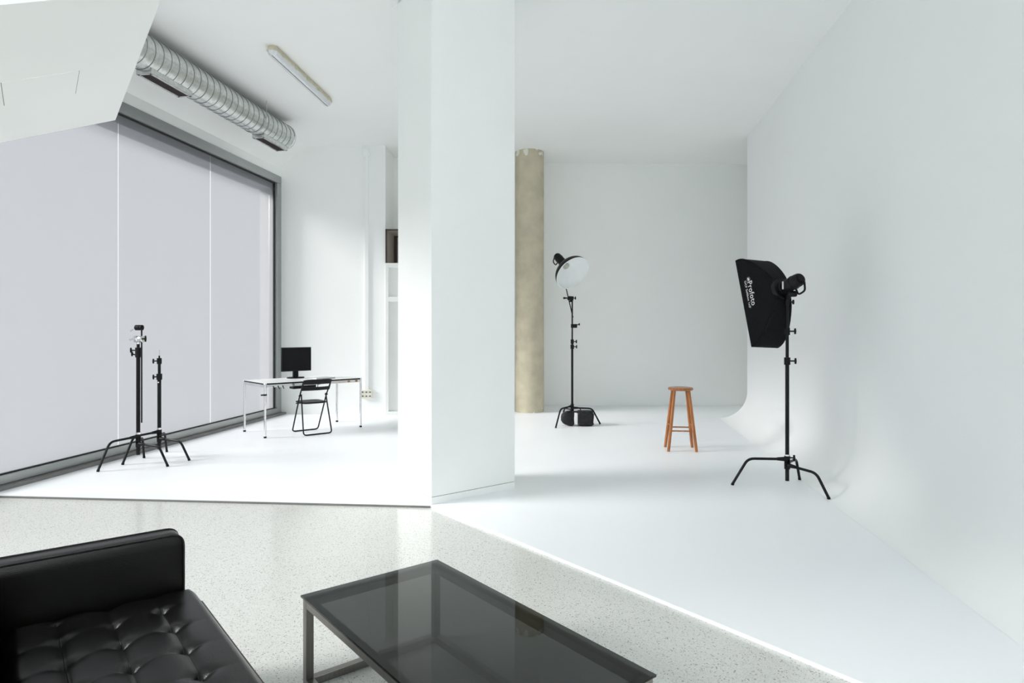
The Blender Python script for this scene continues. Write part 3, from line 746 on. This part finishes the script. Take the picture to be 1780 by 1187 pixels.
# pair of stands at the window
ba, bb = V(-4.09, 7.05, 0), V(-4.04, 7.38, 0)
sa = stand('taller black light stand in front of the window holding a rod', ba, [P(170, 820), P(291.5, 811), P(250.5, 796)], [.30, .22, .26],
      [(.10, 1.26, .0205, (-.95, -.2, 0.05)), (1.26, 1.335, .016, None)], 'light stands')
c2 = MB().cyl((0, 0, 1.165), (0, 0, 1.205), .03, n=18).build('collar', M_blackpl, sa)
knob(MB(), V(-.026, 0, 1.19), (-.9, -.2, .35), .04).build('locking_knob', M_black, c2)
MB().cyl((0, 0, .325), (0, 0, .345), .027, n=16).build('base_ring', M_chrome, sa)
sbn = stand('shorter black light stand nested behind the taller window stand', bb, [P(213, 808), P(329, 800.5), P(290, 785.5)], [.30, .22, .26],
      [(.10, .95, .0205, (-.4, -.9, 0)), (.95, 1.13, .016, (-.5, -.8, 0)), (1.13, 1.17, .009, None)], 'light stands')
MB().cyl((0, 0, 1.17), (0, 0, 1.235), .005, n=10).build('spigot', M_chrome, sbn)
MB().cyl((0, 0, .325), (0, 0, .345), .027, n=16).build('base_ring', M_chrome, sbn)
MB().cyl((0, -.0195, .865), (0, -.0215, .865), .008, n=12).build('sticker', M_print, sbn)
# grip arm hanging on the taller stand
ra = thing('grip_arm', 'thin black rod with two chrome clamps hanging on window stand', 'grip arm', V(-4.09, 7.05, 1.375))
rx = .055
MB().cyl((rx, -.03, .115), (rx, -.03, -.90), .008, n=10).build('rod', M_black, ra)
MB().cyl((0, 0, -.045), (0, 0, .03), .017, n=14).build('head_socket', M_chrome, ra)
MB().lathe([(.03, -.05), (.036, -.045), (.036, -.01), (.03, 0), (.036, .01), (.036, .05), (.03, .055)], (.015, -.02, .01), (1, -.1, 0), 20).build('grip_head', M_chrome, ra)
knob(MB(), V(.06, -.03, .01), (.9, -.1, .1), .04, .055).build('grip_knob', M_black, ra)
MB().tube([(-.03, -.02, .01), (-.06, -.02, .01), (-.085, -.025, 0)], [.008, .009, .012], 8).build('grip_lever', M_chrome, ra)
MB().lathe([(.024, -.05), (.03, -.045), (.03, 0), (.024, .004), (.03, .01), (.03, .03), (.024, .033)], (rx - .02, -.03, .135), (1, -.1, 0), 20).build('grip_head', M_black, ra)
MB().tube([(rx - .07, -.03, .135), (rx - .10, -.035, .115), (rx - .125, -.04, .10)], [.006, .008, .011], 8).build('grip_lever', M_chrome, ra)

# ================================================================== CEILING SERVICES, WALL FITTINGS
dv = WU
DE = PD(494, 239, 9.8); DRAD = .186
duct = thing('ventilation_duct', 'round galvanised spiral ventilation duct hung under the ceiling', 'duct', V(DE.x, DE.y, DE.z))
DLEN = 5.2
MB().lathe([(DRAD - .004, -.002), (DRAD, 0), (DRAD, DLEN), (DRAD - .004, DLEN + .002)], (0, 0, 0), -dv, 48).build('pipe', M_galv, duct)
MB().lathe([(DRAD + .006, 0), (DRAD + .009, .006), (DRAD + .009, .03), (DRAD, .034)], (0, 0, 0), -dv, 48, cap=False).build('end_rim', M_galv, duct)
sx = dv.cross(V(0, 0, 1)).normalized()
pitch = .128; hx = []
for k in range(int(DLEN / pitch) * 32):
    t = 2 * math.pi * k / 32
    hx.append(-dv * (.03 + pitch * k / 32) + (sx * math.cos(t) + V(0, 0, 1) * math.sin(t)) * (DRAD + .001))
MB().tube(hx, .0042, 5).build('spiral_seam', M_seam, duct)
for s0, L in ((.07, .68), (2.36, .68)):
    Md = Matrix(((sx.x, -dv.x, 0, 0), (sx.y, -dv.y, 0, 0), (0, 0, 1, 0), (0, 0, 0, 1)))
    zb0, zt0 = -DRAD - .035, -DRAD + .05
    gd = MB(); w2 = .085
    for x in (-w2, w2): gd.box((x - .006, s0, zb0), (x + .006, s0 + L, zt0), Md)
    for y in (s0, s0 + L): gd.box((-w2, y - .006, zb0), (w2, y + .006, zt0 - .035), Md)
    for x in (-w2 + .012, w2 - .012): gd.box((x - .014, s0, zb0 - .004), (x + .014, s0 + L, zb0), Md)
    for y in (s0 + .01, s0 + L - .01): gd.box((-w2, y - .014, zb0 - .004), (w2, y + .014, zb0), Md)
    fr_ = gd.build('grille_frame', M_galv, duct, smooth=0)
    MB().box((-w2 + .02, s0 + .02, zb0 + .008), (w2 - .02, s0 + L - .02, zb0 + .012), Md).build('grille_back', M_grille, fr_, smooth=0)
    for k in range(9):
        x = -w2 + .03 + (2 * w2 - .06) * k / 8
        MB().box((x - .0025, s0 + .02, zb0 - .001), (x + .0025, s0 + L - .02, zb0 + .008), Md).build('grille_bar', M_grille, fr_, smooth=0)
for s0 in (.88, 3.4):
    hg = MB()
    for x in (-DRAD - .008, DRAD + .008): hg.tube([sx * x - dv * s0, sx * x - dv * s0 + V(0, 0, CEIL - DE.z)], .006, 6)
    hg.build('hanger_rod', M_galv, duct)
    MB().tube([sx * (DRAD + .008) * math.cos(t) + V(0, 0, -1) * (DRAD + .008) * math.sin(t) - dv * s0 for t in [math.pi * k / 20 for k in range(21)]], .004, 6).build('hanger_strap', M_galv, duct)

# batten light
l0p, l1p = PD(471, 97, 7.15), PD(571, 187, 8.85)
l0p.z = l1p.z = CEIL
ld = (l1p - l0p); LL = ld.length; la = math.atan2(ld.y, ld.x)
bat = thing('batten_light', 'weatherproof strip light with pale diffuser on the ceiling', 'ceiling light', (l0p + l1p) / 2, la)
def octo(L, w, c): return [(-L + c, -w), (L - c, -w), (L, -w + c), (L, w - c), (L - c, w), (-L + c, w), (-L, w - c), (-L, -w + c)]
tr_ = MB(); tr_.loft([[V(x, y, z) for x, y in octo(LL / 2 + e, .062 + e, .03)] for z, e in ((0, -.012), (-.035, 0), (-.048, .003), (-.056, .003), (-.058, -.004))]); tr_.build('housing', M_fix, bat)
MB().loft([[V(x, y, z) for x, y in octo(LL / 2 + e, .056 + e, .03)] for z, e in ((-.056, 0), (-.085, -.006), (-.105, -.018), (-.11, -.03))]).build('diffuser', M_diff, bat)
for s in (-1, 1):
    for k in range(5):
        x = -LL / 2 + LL * (.1 + .2 * k)
        MB().box((x - .022, s * .066 - .004, -.07), (x + .022, s * .066 + .006, -.03)).build('clip', M_fix, bat, bevel=.003)

# trunking, junction box, sockets
yw = lambda x: 11.2 + (x - bl0.x) * (11.08 - 11.2) / (-2.176 - bl0.x)
def onwall(px, py):
    d = 11.1; X = (px - CX) / FPX * d; d = yw(X); return V((px - CX) / FPX * d, d, CAMH + (HOR - py) / FPX * d)
tk = onwall(638, 470)
tag(MB().box((tk.x - .033, tk.y - .032, onwall(638, 678).z), (tk.x + .033, tk.y + .005, onwall(638, 274).z)).build('cable_trunking', M_wall, bevel=.003), 'white vertical cable trunking running down the back wall', 'trunking')
jb = onwall(636.5, 267)
tag(MB().lathe([(.07, .004), (.075, -.005), (.075, -.045), (.06, -.055), (.01, -.056)], (jb.x, jb.y, jb.z), (0, 1, 0), 24).build('junction_box', M_wall), 'round white junction box at top of the trunking', 'junction box')
so_ = onwall(638, 684.5)
sk = thing('socket_box', 'cream power socket box with six outlets behind the desk', 'socket', so_)
MB().box((-.10, -.05, -.075), (.10, .003, .075)).build('housing', M_cream, sk, bevel=.006)
for i in range(3):
    for j in range(2):
        c = (-.062 + .062 * i, -.05, -.034 + .068 * j)
        o = MB().lathe([(.021, 0), (.023, -.004), (.017, -.004), (.016, .0)], c, (0, 1, 0), 18).build('outlet', M_cream, sk)
        MB().lathe([(.014, 0), (.014, -.0025)], (c[0], c[1] - .0005, c[2]), (0, 1, 0), 14).build('outlet_well', M_sill, o)
